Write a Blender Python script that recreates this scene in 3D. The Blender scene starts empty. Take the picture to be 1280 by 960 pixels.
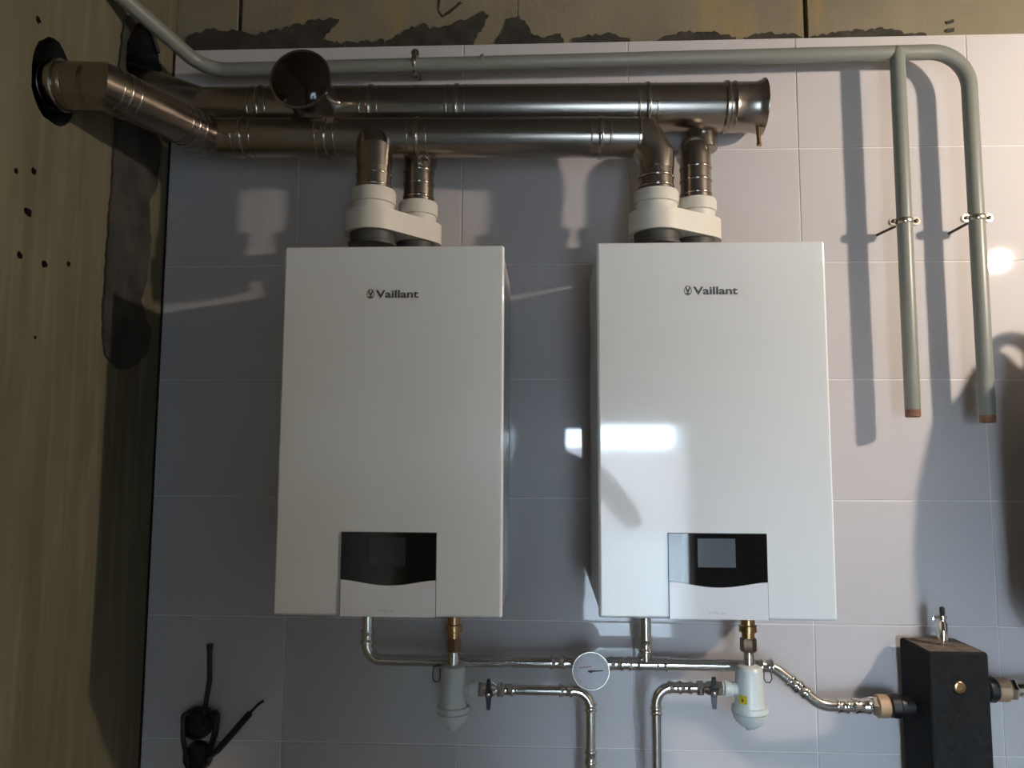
import bpy, bmesh, math, random
from mathutils import Vector, Matrix, Quaternion
random.seed(7)
PI = math.pi
SC = bpy.context.scene
COL = SC.collection

# ------------------------------------------------------------------ camera
H = 1.50                                  # camera height above the floor
FPX, PITCH, YAW, ROLL, CAMD = 959.486, 0.0968, 0.0459, -0.0044, 1.8297
RC = (Matrix.Rotation(YAW, 3, 'Z') @ Matrix.Rotation(PITCH, 3, 'X') @ Matrix.Rotation(ROLL, 3, 'Y'))
cam_data = bpy.data.cameras.new('camera')
cam = bpy.data.objects.new('camera', cam_data); COL.objects.link(cam)
cam_data.sensor_fit = 'HORIZONTAL'; cam_data.sensor_width = 36.0
cam_data.lens = 36.0 * FPX / 1280.0
cam_data.clip_start = 0.01
cam.matrix_world = Matrix.Translation((0, -CAMD, H)) @ (RC @ Matrix.Rotation(PI / 2, 3, 'X')).to_4x4()
SC.camera = cam

# ------------------------------------------------------------------ world, exposure
W = bpy.data.worlds.new('daylight'); SC.world = W; W.use_nodes = True
bg = W.node_tree.nodes['Background']
bg.inputs['Color'].default_value = (0.62, 0.81, 1.0, 1)
bg.inputs['Strength'].default_value = 56.0
SC.view_settings.view_transform = 'Standard'
SC.view_settings.look = 'None'
SC.view_settings.gamma = 1.0
SC.view_settings.exposure = 0.0
LAMP = Vector((1.66, -1.02, 0.73 + H))     # the bare bulb on its cable, right of the frame
LAMP_R, LAMP_STRENGTH, LAMP_COLOR = 0.036, 1620.0, (1.0, 0.85, 0.70, 1)


def P(px, py, d=0.0):
    """photo pixel -> world point on the plane d metres in front of the tiles"""
    v = RC @ Vector(((px - 640) / FPX, 1.0, -(py - 480) / FPX))
    t = (CAMD - d) / v.y
    return Vector((0, -CAMD, H)) + v * t


def PX(px, d, z):
    """world point at depth d and height z, under pixel column px (taken at that height)"""
    y = 480
    for _ in range(6):
        q = P(px, y, d); y -= (z - q.z) * FPX / (CAMD - d)
    return P(px, y, d)


# ------------------------------------------------------------------ materials
def mat(name, base, rough=0.5, metal=0.0, coat=0.0, noise=None, bump=0.0, bscale=60.0, spec=0.5, emit=None, rnoise=0.0):
    m = bpy.data.materials.new(name); m.use_nodes = True
    nt = m.node_tree; b = nt.nodes['Principled BSDF']
    b.inputs['Base Color'].default_value = (*base, 1)
    b.inputs['Roughness'].default_value = rough
    b.inputs['Metallic'].default_value = metal
    b.inputs['Coat Weight'].default_value = coat
    b.inputs['Coat Roughness'].default_value = 0.05
    b.inputs['Specular IOR Level'].default_value = spec
    if emit:
        b.inputs['Emission Color'].default_value = (*emit[:3], 1); b.inputs['Emission Strength'].default_value = emit[3]
    if noise or bump or rnoise:
        tc = nt.nodes.new('ShaderNodeTexCoord')
        mp = nt.nodes.new('ShaderNodeMapping'); nt.links.new(tc.outputs['Object'], mp.inputs['Vector'])
    if noise:                                     # (second colour, scale, (sx,sy,sz))
        c2, sc, st = noise
        mp.inputs['Scale'].default_value = st
        n = nt.nodes.new('ShaderNodeTexNoise'); n.inputs['Scale'].default_value = sc; n.inputs['Detail'].default_value = 6
        r = nt.nodes.new('ShaderNodeValToRGB')
        r.color_ramp.elements[0].position = 0.35; r.color_ramp.elements[0].color = (*base, 1)
        r.color_ramp.elements[1].position = 0.68; r.color_ramp.elements[1].color = (*c2, 1)
        nt.links.new(mp.outputs['Vector'], n.inputs['Vector'])
        nt.links.new(n.outputs['Fac'], r.inputs['Fac']); nt.links.new(r.outputs['Color'], b.inputs['Base Color'])
    if bump:
        n2 = nt.nodes.new('ShaderNodeTexNoise'); n2.inputs['Scale'].default_value = bscale; n2.inputs['Detail'].default_value = 5
        bp = nt.nodes.new('ShaderNodeBump'); bp.inputs['Strength'].default_value = bump; bp.inputs['Distance'].default_value = 0.004
        nt.links.new(tc.outputs['Object'], n2.inputs['Vector'])
        nt.links.new(n2.outputs['Fac'], bp.inputs['Height']); nt.links.new(bp.outputs['Normal'], b.inputs['Normal'])
    if rnoise:
        n3 = nt.nodes.new('ShaderNodeTexNoise'); n3.inputs['Scale'].default_value = 25; n3.inputs['Detail'].default_value = 4
        mr = nt.nodes.new('ShaderNodeMapRange'); mr.inputs['To Min'].default_value = max(0, rough - rnoise); mr.inputs['To Max'].default_value = rough + rnoise
        nt.links.new(tc.outputs['Object'], n3.inputs['Vector'])
        nt.links.new(n3.outputs['Fac'], mr.inputs['Value']); nt.links.new(mr.outputs['Result'], b.inputs['Roughness'])
    return m


def layer(m, col, scale, st, lo, hi, fac):
    """a second stretched noise layer of another colour over a noise material"""
    nt = m.node_tree; b = nt.nodes['Principled BSDF']; src = b.inputs['Base Color'].links[0].from_socket
    tc = nt.nodes.new('ShaderNodeTexCoord'); mp = nt.nodes.new('ShaderNodeMapping'); mp.inputs['Scale'].default_value = st
    n = nt.nodes.new('ShaderNodeTexNoise'); n.inputs['Scale'].default_value = scale; n.inputs['Detail'].default_value = 4
    mr = nt.nodes.new('ShaderNodeMapRange'); mr.inputs['From Min'].default_value = lo; mr.inputs['From Max'].default_value = hi; mr.inputs['To Max'].default_value = fac
    mx = nt.nodes.new('ShaderNodeMix'); mx.data_type = 'RGBA'
    nt.links.new(tc.outputs['Object'], mp.inputs['Vector']); nt.links.new(mp.outputs['Vector'], n.inputs['Vector'])
    nt.links.new(n.outputs['Fac'], mr.inputs['Value']); nt.links.new(mr.outputs['Result'], mx.inputs['Factor'])
    nt.links.new(src, mx.inputs['A']); mx.inputs['B'].default_value = (*col, 1)
    nt.links.new(mx.outputs['Result'], b.inputs['Base Color'])
    return m


def plaster_left():
    m = mat('olive_plaster', (0.11, 0.095, 0.056), 0.9, noise=((0.15, 0.134, 0.082), 2.2, (6.0, 6.0, 0.7)), bump=0.35, bscale=45)
    layer(m, (0.215, 0.20, 0.125), 7.0, (5.0, 5.0, 0.35), 0.50, 0.75, 0.55)
    layer(m, (0.07, 0.06, 0.035), 3.0, (3.0, 3.0, 0.9), 0.58, 0.80, 0.5)
    return m


M = dict(
    tile=mat('glossy_lilac_tile', (0.52, 0.495, 0.50), 0.035, spec=0.5, noise=((0.55, 0.525, 0.53), 3.0, (1, 1, 1))),
    grout=mat('pale_grout', (0.74, 0.71, 0.70), 0.6),
    block=mat('beige_aerated_block', (0.185, 0.155, 0.105), 0.95, noise=((0.235, 0.20, 0.135), 5.0, (1, 1, 1)), bump=0.5, bscale=90),
    stain=mat('yellow_stain', (0.30, 0.21, 0.075), 0.95),
    smear=mat('dark_adhesive', (0.026, 0.023, 0.018), 0.95, noise=((0.055, 0.048, 0.036), 30.0, (1, 1, 1)), bump=0.6, bscale=120),
    dark=mat('joint_and_shade_black', (0.012, 0.011, 0.01), 1.0),  # dark joints, and painted shade inside the holes and corner gap
    plaster=plaster_left(),
    mortar=mat('grey_mortar', (0.028, 0.026, 0.022), 0.95, noise=((0.06, 0.055, 0.045), 14.0, (1, 1, 1)), bump=0.9, bscale=50),
    room=mat('room_plaster', (0.08, 0.075, 0.065), 0.9, bump=0.3, bscale=40),
    room_right=mat('right_wall_plaster', (0.30, 0.275, 0.24), 0.9, bump=0.3, bscale=40),
    floor=mat('concrete_floor', (0.09, 0.085, 0.08), 0.8, noise=((0.12, 0.115, 0.11), 4.0, (1, 1, 1)), bump=0.3, bscale=40),
    ceil=mat('ceiling_concrete', (0.10, 0.095, 0.085), 0.9),
    steel=mat('dark_stainless', (0.36, 0.32, 0.28), 0.25, metal=1.0, rnoise=0.04),
    ring=mat('stainless_joint', (0.42, 0.38, 0.33), 0.18, metal=1.0),
    chrome=mat('pressed_stainless', (0.78, 0.76, 0.72), 0.18, metal=1.0, rnoise=0.03),
    chrome_fit=mat('stainless_fitting', (0.80, 0.78, 0.74), 0.14, metal=1.0),
    brass=mat('brass', (0.50, 0.31, 0.15), 0.28, metal=1.0),
    dkbrass=mat('dull_brass_nut', (0.30, 0.21, 0.14), 0.32, metal=1.0),
    tan=mat('tan_gasket_ring', (0.42, 0.28, 0.17), 0.55, metal=0.3),
    copper=mat('rusty_pipe_end', (0.16, 0.07, 0.04), 0.7, noise=((0.30, 0.16, 0.09), 60.0, (1, 1, 1))),
    greypaint=mat('grey_painted_steel', (0.205, 0.215, 0.19), 0.36, rnoise=0.06),
    zinc=mat('zinc_plated', (0.55, 0.52, 0.45), 0.25, metal=1.0),
    rod=mat('dark_threaded_rod', (0.10, 0.09, 0.08), 0.5, metal=0.8),
    white=mat('white_enamel', (0.75, 0.775, 0.775), 0.055, spec=0.5),
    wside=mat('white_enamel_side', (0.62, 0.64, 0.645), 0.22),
    plastic=mat('ivory_plastic', (0.66, 0.63, 0.56), 0.45),
    greyplastic=mat('grey_plastic', (0.055, 0.055, 0.05), 0.55),
    filter=mat('pale_filter_plastic', (0.60, 0.64, 0.62), 0.3),
    glass=mat('black_gloss_glass', (0.006, 0.006, 0.007), 0.03, spec=0.8),
    screen=mat('dim_display', (0.03, 0.032, 0.035), 0.06),
    screen2=mat('grey_display', (0.10, 0.115, 0.13), 0.08),
    flap=mat('white_flap', (0.74, 0.75, 0.78), 0.10),
    ink=mat('grey_print', (0.075, 0.08, 0.085), 0.5),
    ink2=mat('faint_print', (0.42, 0.43, 0.45), 0.5),
    sticker=mat('clear_sticker', (0.735, 0.755, 0.755), 0.16),
    black=mat('black_plastic', (0.012, 0.012, 0.013), 0.4),
    cap=mat('dark_glossy_cap', (0.014, 0.008, 0.008), 0.12),
    foam=mat('black_foam_insulation', (0.009, 0.010, 0.011), 0.85, noise=((0.015, 0.016, 0.017), 80, (1, 1, 1)), bump=0.5, bscale=250, spec=0.2),
    foam_lit=mat('lamp_lit_foam_top', (0.16, 0.125, 0.095), 0.9, noise=((0.08, 0.066, 0.055), 40, (1, 1, 1))),  # brown lamp light on the box top, painted into the foam colour
    face=mat('gauge_face', (0.62, 0.60, 0.66), 0.35),
    red=mat('red_print', (0.35, 0.12, 0.12), 0.5),
    yellow=mat('yellow_sticker', (0.65, 0.50, 0.03), 0.4),
    caster=mat('shadow_caster_paint', (0.03, 0.03, 0.032), 0.7),
    bulb=mat('bulb_glow', (1, 1, 1), 0.4, emit=(*LAMP_COLOR[:3], LAMP_STRENGTH)),
    cloth=mat('dark_jacket', (0.02, 0.021, 0.025), 0.9, bump=0.3, bscale=80),
    jeans=mat('dark_trousers', (0.02, 0.022, 0.03), 0.9),
    skin=mat('skin', (0.42, 0.25, 0.18), 0.55),
    hair=mat('dark_hair', (0.02, 0.014, 0.01), 0.7),
    ground=mat('outside_ground', (0.17, 0.165, 0.16), 0.9),
    outwall=mat('outside_brick_colour', (0.42, 0.33, 0.31), 0.9, noise=((0.48, 0.42, 0.4), 6, (1, 1, 3))),
    frame=mat('door_frame_white', (0.6, 0.6, 0.58), 0.5),
)


layer(M['block'], (0.30, 0.205, 0.075), 2.2, (3.0, 1.0, 0.6), 0.56, 0.70, 0.75)


# ------------------------------------------------------------------ helpers
def tag(o, label=None, cat=None, group=None, kind=None):
    if label: o['label'] = label
    if cat: o['category'] = cat
    if group: o['group'] = group
    if kind: o['kind'] = kind
    return o


def empty(name, loc, label, cat, group=None):
    o = bpy.data.objects.new(name, None); COL.objects.link(o)
    o.location = loc; o.empty_display_size = 0.05
    return tag(o, label, cat, group)


def world_loc(o):
    v = Vector((0, 0, 0))
    while o is not None:
        v += Vector(o.location); o = o.parent
    return v


class MB:
    """collects shapes given in world coordinates; build() links them as one mesh object"""
    def __init__(s): s.bm = bmesh.new(); s.bev = False

    def box(s, a, b, bevel=0.0, seg=2):
        a, b = Vector(a), Vector(b); c = (a + b) / 2; sz = b - a
        r = bmesh.ops.create_cube(s.bm, size=1.0, matrix=Matrix.Translation(c) @ Matrix.Diagonal((abs(sz.x), abs(sz.y), abs(sz.z), 1)))
        if bevel:
            s.bev = True
            es = list({e for v in r['verts'] for e in v.link_edges})
            bmesh.ops.bevel(s.bm, geom=es, offset=bevel, segments=seg, affect='EDGES', profile=0.5)
        return s

    def prism(s, pts, off):
        """closed polygon pts (world) extruded by vector off"""
        off = Vector(off)
        a = [s.bm.verts.new(p) for p in pts]; b = [s.bm.verts.new(Vector(p) + off) for p in pts]
        n = len(pts)
        fs = [s.bm.faces.new(a), s.bm.faces.new(b[::-1])]
        for i in range(n):
            fs.append(s.bm.faces.new((a[i], b[i], b[(i + 1) % n], a[(i + 1) % n])))
        bmesh.ops.recalc_face_normals(s.bm, faces=fs)
        return s

    def sweep(s, pts, r, seg=24, bend=None, caps=True, steps=8, mitre=False):
        pts = [Vector(p) for p in pts]
        path = [pts[0]]
        for i in range(1, len(pts) - 1):
            a, b, c = pts[i - 1], pts[i], pts[i + 1]
            u, v = (a - b).normalized(), (c - b).normalized()
            ang = u.angle(v)
            if bend and ang < PI - 0.02:
                tl = min(bend / math.tan(ang / 2), (a - b).length * 0.49, (c - b).length * 0.49)
                rr = tl * math.tan(ang / 2)
                ctr = b + (u + v).normalized() * (rr / math.sin(ang / 2))
                p0, p1 = b + u * tl, b + v * tl
                ax = (p0 - ctr).cross(p1 - ctr).normalized(); tot = (p0 - ctr).angle(p1 - ctr)
                for k in range(steps + 1):
                    path.append(ctr + Quaternion(ax, tot * k / steps) @ (p0 - ctr))
            else:
                path.append(b)
        path.append(pts[-1])
        rad = r if callable(r) else (lambda t: r)
        t0 = (path[1] - path[0]).normalized()
        nrm = t0.orthogonal().normalized(); rings = []; L = len(path)
        prev = t0
        for i, p in enumerate(path):
            if i == 0: t = t0
            elif i == L - 1: t = (path[-1] - path[-2]).normalized()
            else: t = ((path[i + 1] - p).normalized() + (p - path[i - 1]).normalized()).normalized()
            q = prev.rotation_difference(t); nrm = (q @ nrm).normalized(); prev = t
            bn = t.cross(nrm).normalized(); rr = rad(i / (L - 1))
            k = 1.0
            if 0 < i < L - 1:
                k = 1.0 / max(0.3, math.cos((path[i + 1] - p).angle(p - path[i - 1]) / 2))
                mdir = ((path[i + 1] - p).normalized() - (p - path[i - 1]).normalized())
                mdir = mdir.normalized() if mdir.length > 1e-6 else None
            else: mdir = None
            ring = []
            for j in range(seg):
                a = 2 * PI * j / seg; off = (nrm * math.cos(a) + bn * math.sin(a)) * rr
                if mdir is not None and k > 1.0001: off += mdir * off.dot(mdir) * (k - 1)
                ring.append(s.bm.verts.new(p + off))
            rings.append(ring)
        for i in range(L - 1):
            for j in range(seg):
                f = s.bm.faces.new((rings[i][j], rings[i][(j + 1) % seg], rings[i + 1][(j + 1) % seg], rings[i + 1][j]))
        if caps:
            s.bm.faces.new(rings[0][::-1]); s.bm.faces.new(rings[-1])
        return s

    def lathe(s, p0, axis, prof, seg=32, caps=True):
        """profile [(t, r)] along axis from p0"""
        p0 = Vector(p0); ax = Vector(axis).normalized(); n = ax.orthogonal().normalized(); b = ax.cross(n)
        rings = []
        for t, r in prof:
            if r < 1e-6: rings.append([s.bm.verts.new(p0 + ax * t)])
            else: rings.append([s.bm.verts.new(p0 + ax * t + (n * math.cos(2 * PI * j / seg) + b * math.sin(2 * PI * j / seg)) * r) for j in range(seg)])
        for A, B in zip(rings, rings[1:]):
            if len(A) == 1 and len(B) == 1: continue
            for j in range(seg):
                k = (j + 1) % seg
                if len(A) == 1: s.bm.faces.new((A[0], B[k], B[j]))
                elif len(B) == 1: s.bm.faces.new((A[j], A[k], B[0]))
                else: s.bm.faces.new((A[j], A[k], B[k], B[j]))
        if caps:
            if len(rings[0]) > 1: s.bm.faces.new(rings[0][::-1])
            if len(rings[-1]) > 1: s.bm.faces.new(rings[-1])
        return s

    def ring(s, p, axis, r, w=0.008, h=0.003, seg=32):
        """raised joint band centred at p around a pipe of radius r"""
        ax = Vector(axis).normalized()
        return s.lathe(Vector(p) - ax * w / 2, ax, [(0, r - 0.001), (0, r + h * 0.6), (w * 0.2, r + h), (w * 0.8, r + h), (w, r + h * 0.6), (w, r - 0.001)], seg, caps=False)

    def torus(s, c, axis, R, r, seg=28, ms=8, arc=2 * PI, start=0.0):
        ax = Vector(axis).normalized(); n = ax.orthogonal().normalized(); b = ax.cross(n)
        pts = [Vector(c) + (n * math.cos(start + arc * j / seg) + b * math.sin(start + arc * j / seg)) * R for j in range(seg + 1)]
        return s.sweep(pts, r, ms)

    def ball(s, c, r, u=16, v=10, scale=(1, 1, 1)):
        bmesh.ops.create_uvsphere(s.bm, u_segments=u, v_segments=v, radius=r, matrix=Matrix.Translation(c) @ Matrix.Diagonal((*scale, 1)))
        return s

    def hexnut(s, p, axis, r, h):
        return s.lathe(p, axis, [(0, r * 0.92), (h * 0.12, r), (h * 0.88, r), (h, r * 0.92)], 6)

    def build(s, name, m, parent=None, loc=None, smooth=40, label=None):
        me = bpy.data.meshes.new(name)
        bmesh.ops.recalc_face_normals(s.bm, faces=s.bm.faces)
        o = bpy.data.objects.new(name, me); COL.objects.link(o)
        if parent is not None:
            base = world_loc(parent); o.parent = parent
        else:
            vs = [v.co for v in s.bm.verts]
            base = Vector(loc) if loc is not None else Vector(((min(v.x for v in vs) + max(v.x for v in vs)) / 2, (min(v.y for v in vs) + max(v.y for v in vs)) / 2, min(v.z for v in vs)))
            o.location = base
        bmesh.ops.translate(s.bm, verts=s.bm.verts, vec=-base)
        for f in s.bm.faces: f.smooth = True
        for e in s.bm.edges:
            if len(e.link_faces) == 2 and e.calc_face_angle(0) > math.radians(smooth): e.smooth = False
        s.bm.to_mesh(me); s.bm.free(); me.materials.append(m)
        if s.bev:
            wn = o.modifiers.new('even_shading', 'WEIGHTED_NORMAL'); wn.weight = 100; wn.keep_sharp = True
        if label: o['label'] = label
        return o


def struct(name, mb, m, parent=None, label=None, cat=None):
    o = mb.build(name, m, parent)
    o['kind'] = 'structure'
    return tag(o, label, cat)


def evaluated_mesh(o):
    dg = bpy.context.evaluated_depsgraph_get(); dg.update()
    me = bpy.data.meshes.new_from_object(o.evaluated_get(dg)); return me


# ================================================================== THE ROOM
XL, XR = -0.955, 2.25
YB, YR = 0.0, -4.25
TW, TH = 0.4095, 0.2819
TX0, TZ0 = 0.6095, 0.7526 + H
ZTOP = TZ0 + TH                               # upper edge of the tiling
CEIL = 2.80

floor = struct('floor', MB().box((XL - 0.3, YR - 0.2, -0.15), (XR + 0.2, 0.0, 0.0)), M['floor'], label='bare concrete floor below the boilers', cat='floor')
struct('ceiling', MB().box((XL - 0.3, YR - 0.2, CEIL), (XR + 0.2, 0.25, CEIL + 0.15)), M['ceil'], label='bare concrete ceiling', cat='ceiling')
struct('wall_right', MB().box((XR, YR - 0.2, 0), (XR + 0.2, 0.25, CEIL)), M['room_right'], label='plain plastered wall to the right', cat='wall')

# rear wall behind the camera, with the open doorway the enamel and glass mirror
DX0, DX1, DZ1 = 0.11, 1.00, 0.275 + H
rw = MB().box((XL - 0.3, YR - 0.2, 0), (DX0, YR, CEIL)).box((DX1, YR - 0.2, 0), (XR, YR, CEIL)).box((DX0, YR - 0.2, DZ1), (DX1, YR, CEIL))
rear = struct('wall_rear', rw, M['room'], label='plain wall behind the viewer around the open doorway', cat='wall')
fr = MB().box((DX0, YR - 0.205, 0), (DX0 + 0.04, YR + 0.012, DZ1), 0.003).box((DX1 - 0.04, YR - 0.205, 0), (DX1, YR + 0.012, DZ1), 0.003).box((DX0 + 0.04, YR - 0.205, DZ1 - 0.04), (DX1 - 0.04, YR + 0.012, DZ1), 0.003)
struct('door_1', fr, M['frame'], label='open doorway to daylight behind the viewer', cat='doorway')
struct('door_2', MB().box((-0.95, YR - 0.262, -0.13), (0.09, YR - 0.215, DZ1), 0.003), M['frame'], label='pale door leaf standing open beside the doorway', cat='door')
struct('ground', MB().box((-14, -24, -0.30), (12, YR - 0.2, -0.15)), M['ground'], label='pale ground outside the doorway', cat='ground')
struct('wall_outside', MB().box((-14, -18.3, -0.15), (3.4, -18.0, 1.80), 0.01), M['outwall'], label='reddish boundary wall far outside the doorway', cat='wall')
struct('wall_sky_blocker', MB().box((3.4, -20.0, -0.15), (12, -17.0, 7.0), 0.02), M['ground'], label='tall dark building far outside the doorway, added to cut off sky light', cat='building')  # added out of view to hide sky from the left tiles

# back wall: grout bed carrying tiles, aerated blocks above
back = struct('wall_back', MB().box((XL, 0.002, 0), (XR, 0.25, ZTOP)), M['grout'], label='back wall of glossy lilac grey tiles under bare beige blocks', cat='wall')
G = 0.0013
tile_mesh = {}
cols = []
x = TX0
while x > XL: x -= TW
while x < XR: cols.append((max(x, XL + 0.006), min(x + TW, XR))); x += TW
rows = []
z = ZTOP
while z > 0.001: rows.append((max(0.0, z - TH), z)); z -= TH
for (x0, x1) in cols:
    if x1 - x0 < 0.02: continue
    for (z0, z1) in rows:
        w, h = round(x1 - x0 - 2 * G, 4), round(z1 - z0 - 2 * G, 4)
        if (w, h) not in tile_mesh:
            t = MB()
            a = (0.0, 0.0, 0.0)
            e = 0.0012
            f = [t.bm.verts.new(v) for v in ((e, 0, e), (w - e, 0, e), (w - e, 0, h - e), (e, 0, h - e))]
            g = [t.bm.verts.new(v) for v in ((0, 0.0008, 0), (w, 0.0008, 0), (w, 0.0008, h), (0, 0.0008, h))]
            k = [t.bm.verts.new(v) for v in ((0, 0.0035, 0), (w, 0.0035, 0), (w, 0.0035, h), (0, 0.0035, h))]
            t.bm.faces.new(f)
            for i in range(4):
                j = (i + 1) % 4
                t.bm.faces.new((g[i], g[j], f[j], f[i])); t.bm.faces.new((k[i], k[j], g[j], g[i]))
            me = bpy.data.meshes.new('tile'); bmesh.ops.recalc_face_normals(t.bm, faces=t.bm.faces)
            for fc in t.bm.faces:
                if fc.calc_area() > 0.001 and fc.normal.y > 0: fc.normal_flip()
            t.bm.to_mesh(me); t.bm.free(); me.materials.append(M['tile'])
            tile_mesh[(w, h)] = me
        o = bpy.data.objects.new('tile', tile_mesh[(w, h)]); COL.objects.link(o)
        o.parent = back
        o.location = Vector((x0 + G, random.uniform(-0.0004, 0.0002), z0 + G)) - world_loc(back)
        o.rotation_euler = (random.uniform(-0.0012, 0.0012), 0, random.uniform(-0.0012, 0.0012))

MB().box((XL, 0.0005, 0.0), (XL + 0.0055, 0.003, ZTOP)).build('corner_gap_shade', M['dark'], back)  # black strip in place of the shade in the corner gap

# aerated blocks above the tiling, set back 12 mm, with two open joints
JL, JR = P(300, 20, -0.012).x, P(1007, 20, -0.012).x
hj = 0.0055
MB().box((XL, 0.10, ZTOP), (XR, 0.25, CEIL)).build('mortar_bed', M['dark'], back)
zc = ZTOP + 0.001; course = 0
while zc < CEIL - 0.01:
    z1 = min(zc + 0.20, CEIL)
    off = 0.34 * (course % 2)
    mid = (JL + JR) / 2
    if course == 0:
        segs = [(XL, JL - hj), (JL + hj, mid - 0.0006), (mid + 0.0006, JR - hj), (JR + hj, JR + 0.68), (JR + 0.684, XR)]
    else:
        segs = [(XL, JL + off), (JL + off + 0.002, mid + off), (mid + off + 0.002, JR + off), (JR + off + 0.002, XR)]
    for a, b in segs:
        if b - a > 0.03: MB().box((a, 0.012, zc), (b, 0.10, z1 - 0.002), 0.0015, 1).build('block', M['block'], back)
    zc += 0.20; course += 1


def smear(poly, seed, jit=2.2, th=0.004, m='smear', nm='adhesive_smear', lab=None):
    rnd = random.Random(seed); pts = []
    n = len(poly)
    for i in range(n):
        a, b = poly[i], poly[(i + 1) % n]
        L = math.hypot(b[0] - a[0], b[1] - a[1]); k = max(1, int(L / 4))
        for j in range(k):
            t = j / k; low = (a[1] > 47 + 0) and (b[1] > 47)
            q = jit if (a[1] + b[1]) / 2 < base_y((a[0] + b[0]) / 2) - 3 else 0.2
            pts.append((a[0] + (b[0] - a[0]) * t + rnd.uniform(-q, q) * 0.5, a[1] + (b[1] - a[1]) * t + rnd.uniform(-q, q)))
    mb = MB(); mb.prism([P(px, py, -0.0125 + th) for px, py in pts], (0, th, 0))
    return mb.build(nm, M[m], back, label=lab)


def base_y(px): return 69.5 - (px - 240) * 0.0265


def band(pts):
    """pts = upper outline left to right; closed along the tile edge"""
    return pts + [(pts[-1][0], base_y(pts[-1][0]) + 0.5), (pts[0][0], base_y(pts[0][0]) + 0.5)]


SM = [band([(226, 62), (236, 44), (262, 36), (290, 38), (318, 42), (350, 36), (385, 27), (412, 22), (424, 24), (414, 36), (402, 50), (430, 54)]),
      band([(432, 53), (455, 52), (470, 50), (480, 48)]),
      band([(482, 50), (500, 42), (515, 34), (530, 30), (538, 35), (560, 30), (585, 24), (600, 16), (612, 17), (606, 30), (598, 40), (592, 54)]),
      band([(618, 53), (628, 40), (634, 24), (648, 20), (656, 26), (664, 40), (676, 46), (690, 45), (700, 42), (705, 50)]),
      band([(716, 50), (728, 46), (745, 43), (760, 42), (775, 45), (788, 49)]),
      band([(822, 49), (838, 44), (858, 39), (885, 39), (905, 42), (920, 46)]),
      band([(930, 47), (948, 42), (965, 41), (985, 42), (1000, 44), (1003, 46)]),
      band([(1014, 46), (1030, 43), (1048, 40), (1060, 37), (1074, 38), (1090, 37), (1106, 35), (1118, 38), (1135, 42), (1158, 42)])]
for i, poly in enumerate(SM): smear(poly, i + 3)
smear([(1182, 27), (1192, 24), (1193, 27), (1184, 30)], 31, 0.6)
smear([(1184, 36), (1193, 34), (1193, 39), (1181, 40)], 32, 0.6)
smear([(547, -4), (551, -4), (549, 12), (553, 19), (560, 14), (574, 2), (578, 3), (562, 17), (553, 22), (547, 14)], 33, 0.5, 0.0018, nm='crack')

# left wall with its two broken-out holes and drilled pits
lw = MB().box((XL - 0.28, YR, 0), (XL, 0.25, CEIL)).build('wall_left', M['plaster'], loc=(XL, 0, 0))
lw['kind'] = 'structure'; lw['label'] = 'rough olive plastered wall at the left with two flue holes'; lw['category'] = 'wall'


def LW(px, py, out=0.0):
    v = RC @ Vector(((px - 640) / FPX, 1.0, -(py - 480) / FPX)); t = (XL + out) / v.x
    return Vector((0, -CAMD, H)) + v * t


cut = MB()


def hole(cy, cz, ry, rz, depth, seed, n=26, j=0.05):
    rnd = random.Random(seed)
    pts = []
    for k in range(n):
        a = 2 * PI * k / n; q = 1 + rnd.uniform(-j, j)
        pts.append(Vector((XL + 0.02, cy + ry * q * math.cos(a), cz + rz * q * math.sin(a))))
    cut.prism(pts, (-depth - 0.02, 0, 0))


H1, H2 = LW(65, 100), LW(178, 74)
hole(-0.447, 0.722 + H, 0.067, 0.083, 0.22, 4)
hole(-0.135, 0.905 + H, 0.085, 0.115, 0.22, 9)
for k, (px, py, s_) in enumerate([(35, 265, 9), (25, 319, 7), (56, 330, 8), (86, 330, 6), (20, 214, 6), (42, 214, 8), (48, 25, 7), (44, 422, 4)]):
    q = LW(px, py); hole(q.y, q.z, s_ * 0.0011, s_ * 0.0010, 0.022, 40 + k, 9, 0.25)
cutter = cut.build('cutter', M['dark'], loc=(XL, 0, 0))
bmod = lw.modifiers.new('holes', 'BOOLEAN'); bmod.operation = 'DIFFERENCE'; bmod.solver = 'EXACT'; bmod.object = cutter
me = evaluated_mesh(lw); lw.modifiers.clear(); lw.data = me
bpy.data.objects.remove(cutter, do_unlink=True)
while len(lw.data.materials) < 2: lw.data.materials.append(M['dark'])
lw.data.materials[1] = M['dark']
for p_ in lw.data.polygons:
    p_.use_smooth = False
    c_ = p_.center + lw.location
    p_.material_index = 1 if (XL - 0.25 < c_.x < XL - 0.001 and -0.9 < c_.y < 0.1) else 0  # insides of holes and pits painted black as their shade

# mortar-filled chase running down from the rear hole, next to the corner
ptsL = [(157, 20), (152, 60), (148, 120), (144, 180), (140, 245), (137, 285), (135, 310), (133, 350), (130, 390), (130, 420), (134, 445), (146, 459), (158, 462)]
ptsR = [(172, 456), (184, 440), (190, 415), (181, 390), (177, 375), (184, 350), (186, 325), (190, 300), (188, 280), (187, 250), (196, 235), (200, 200), (203, 160), (205, 120), (200, 60), (190, 30), (176, 17)]
rnd = random.Random(5); mp_ = []
allp = ptsL + ptsR
for i in range(len(allp)):
    a, b = allp[i], allp[(i + 1) % len(allp)]
    k = max(1, int(math.hypot(b[0] - a[0], b[1] - a[1]) / 7))
    for j in range(k):
        t = j / k; mp_.append(LW(a[0] + (b[0] - a[0]) * t + rnd.uniform(-.8, .8), a[1] + (b[1] - a[1]) * t + rnd.uniform(-1, 1), 0.006))
patch = MB().prism(mp_, (-0.0058, 0, 0)).build('mortar_patch', M['mortar'], lw)
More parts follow.
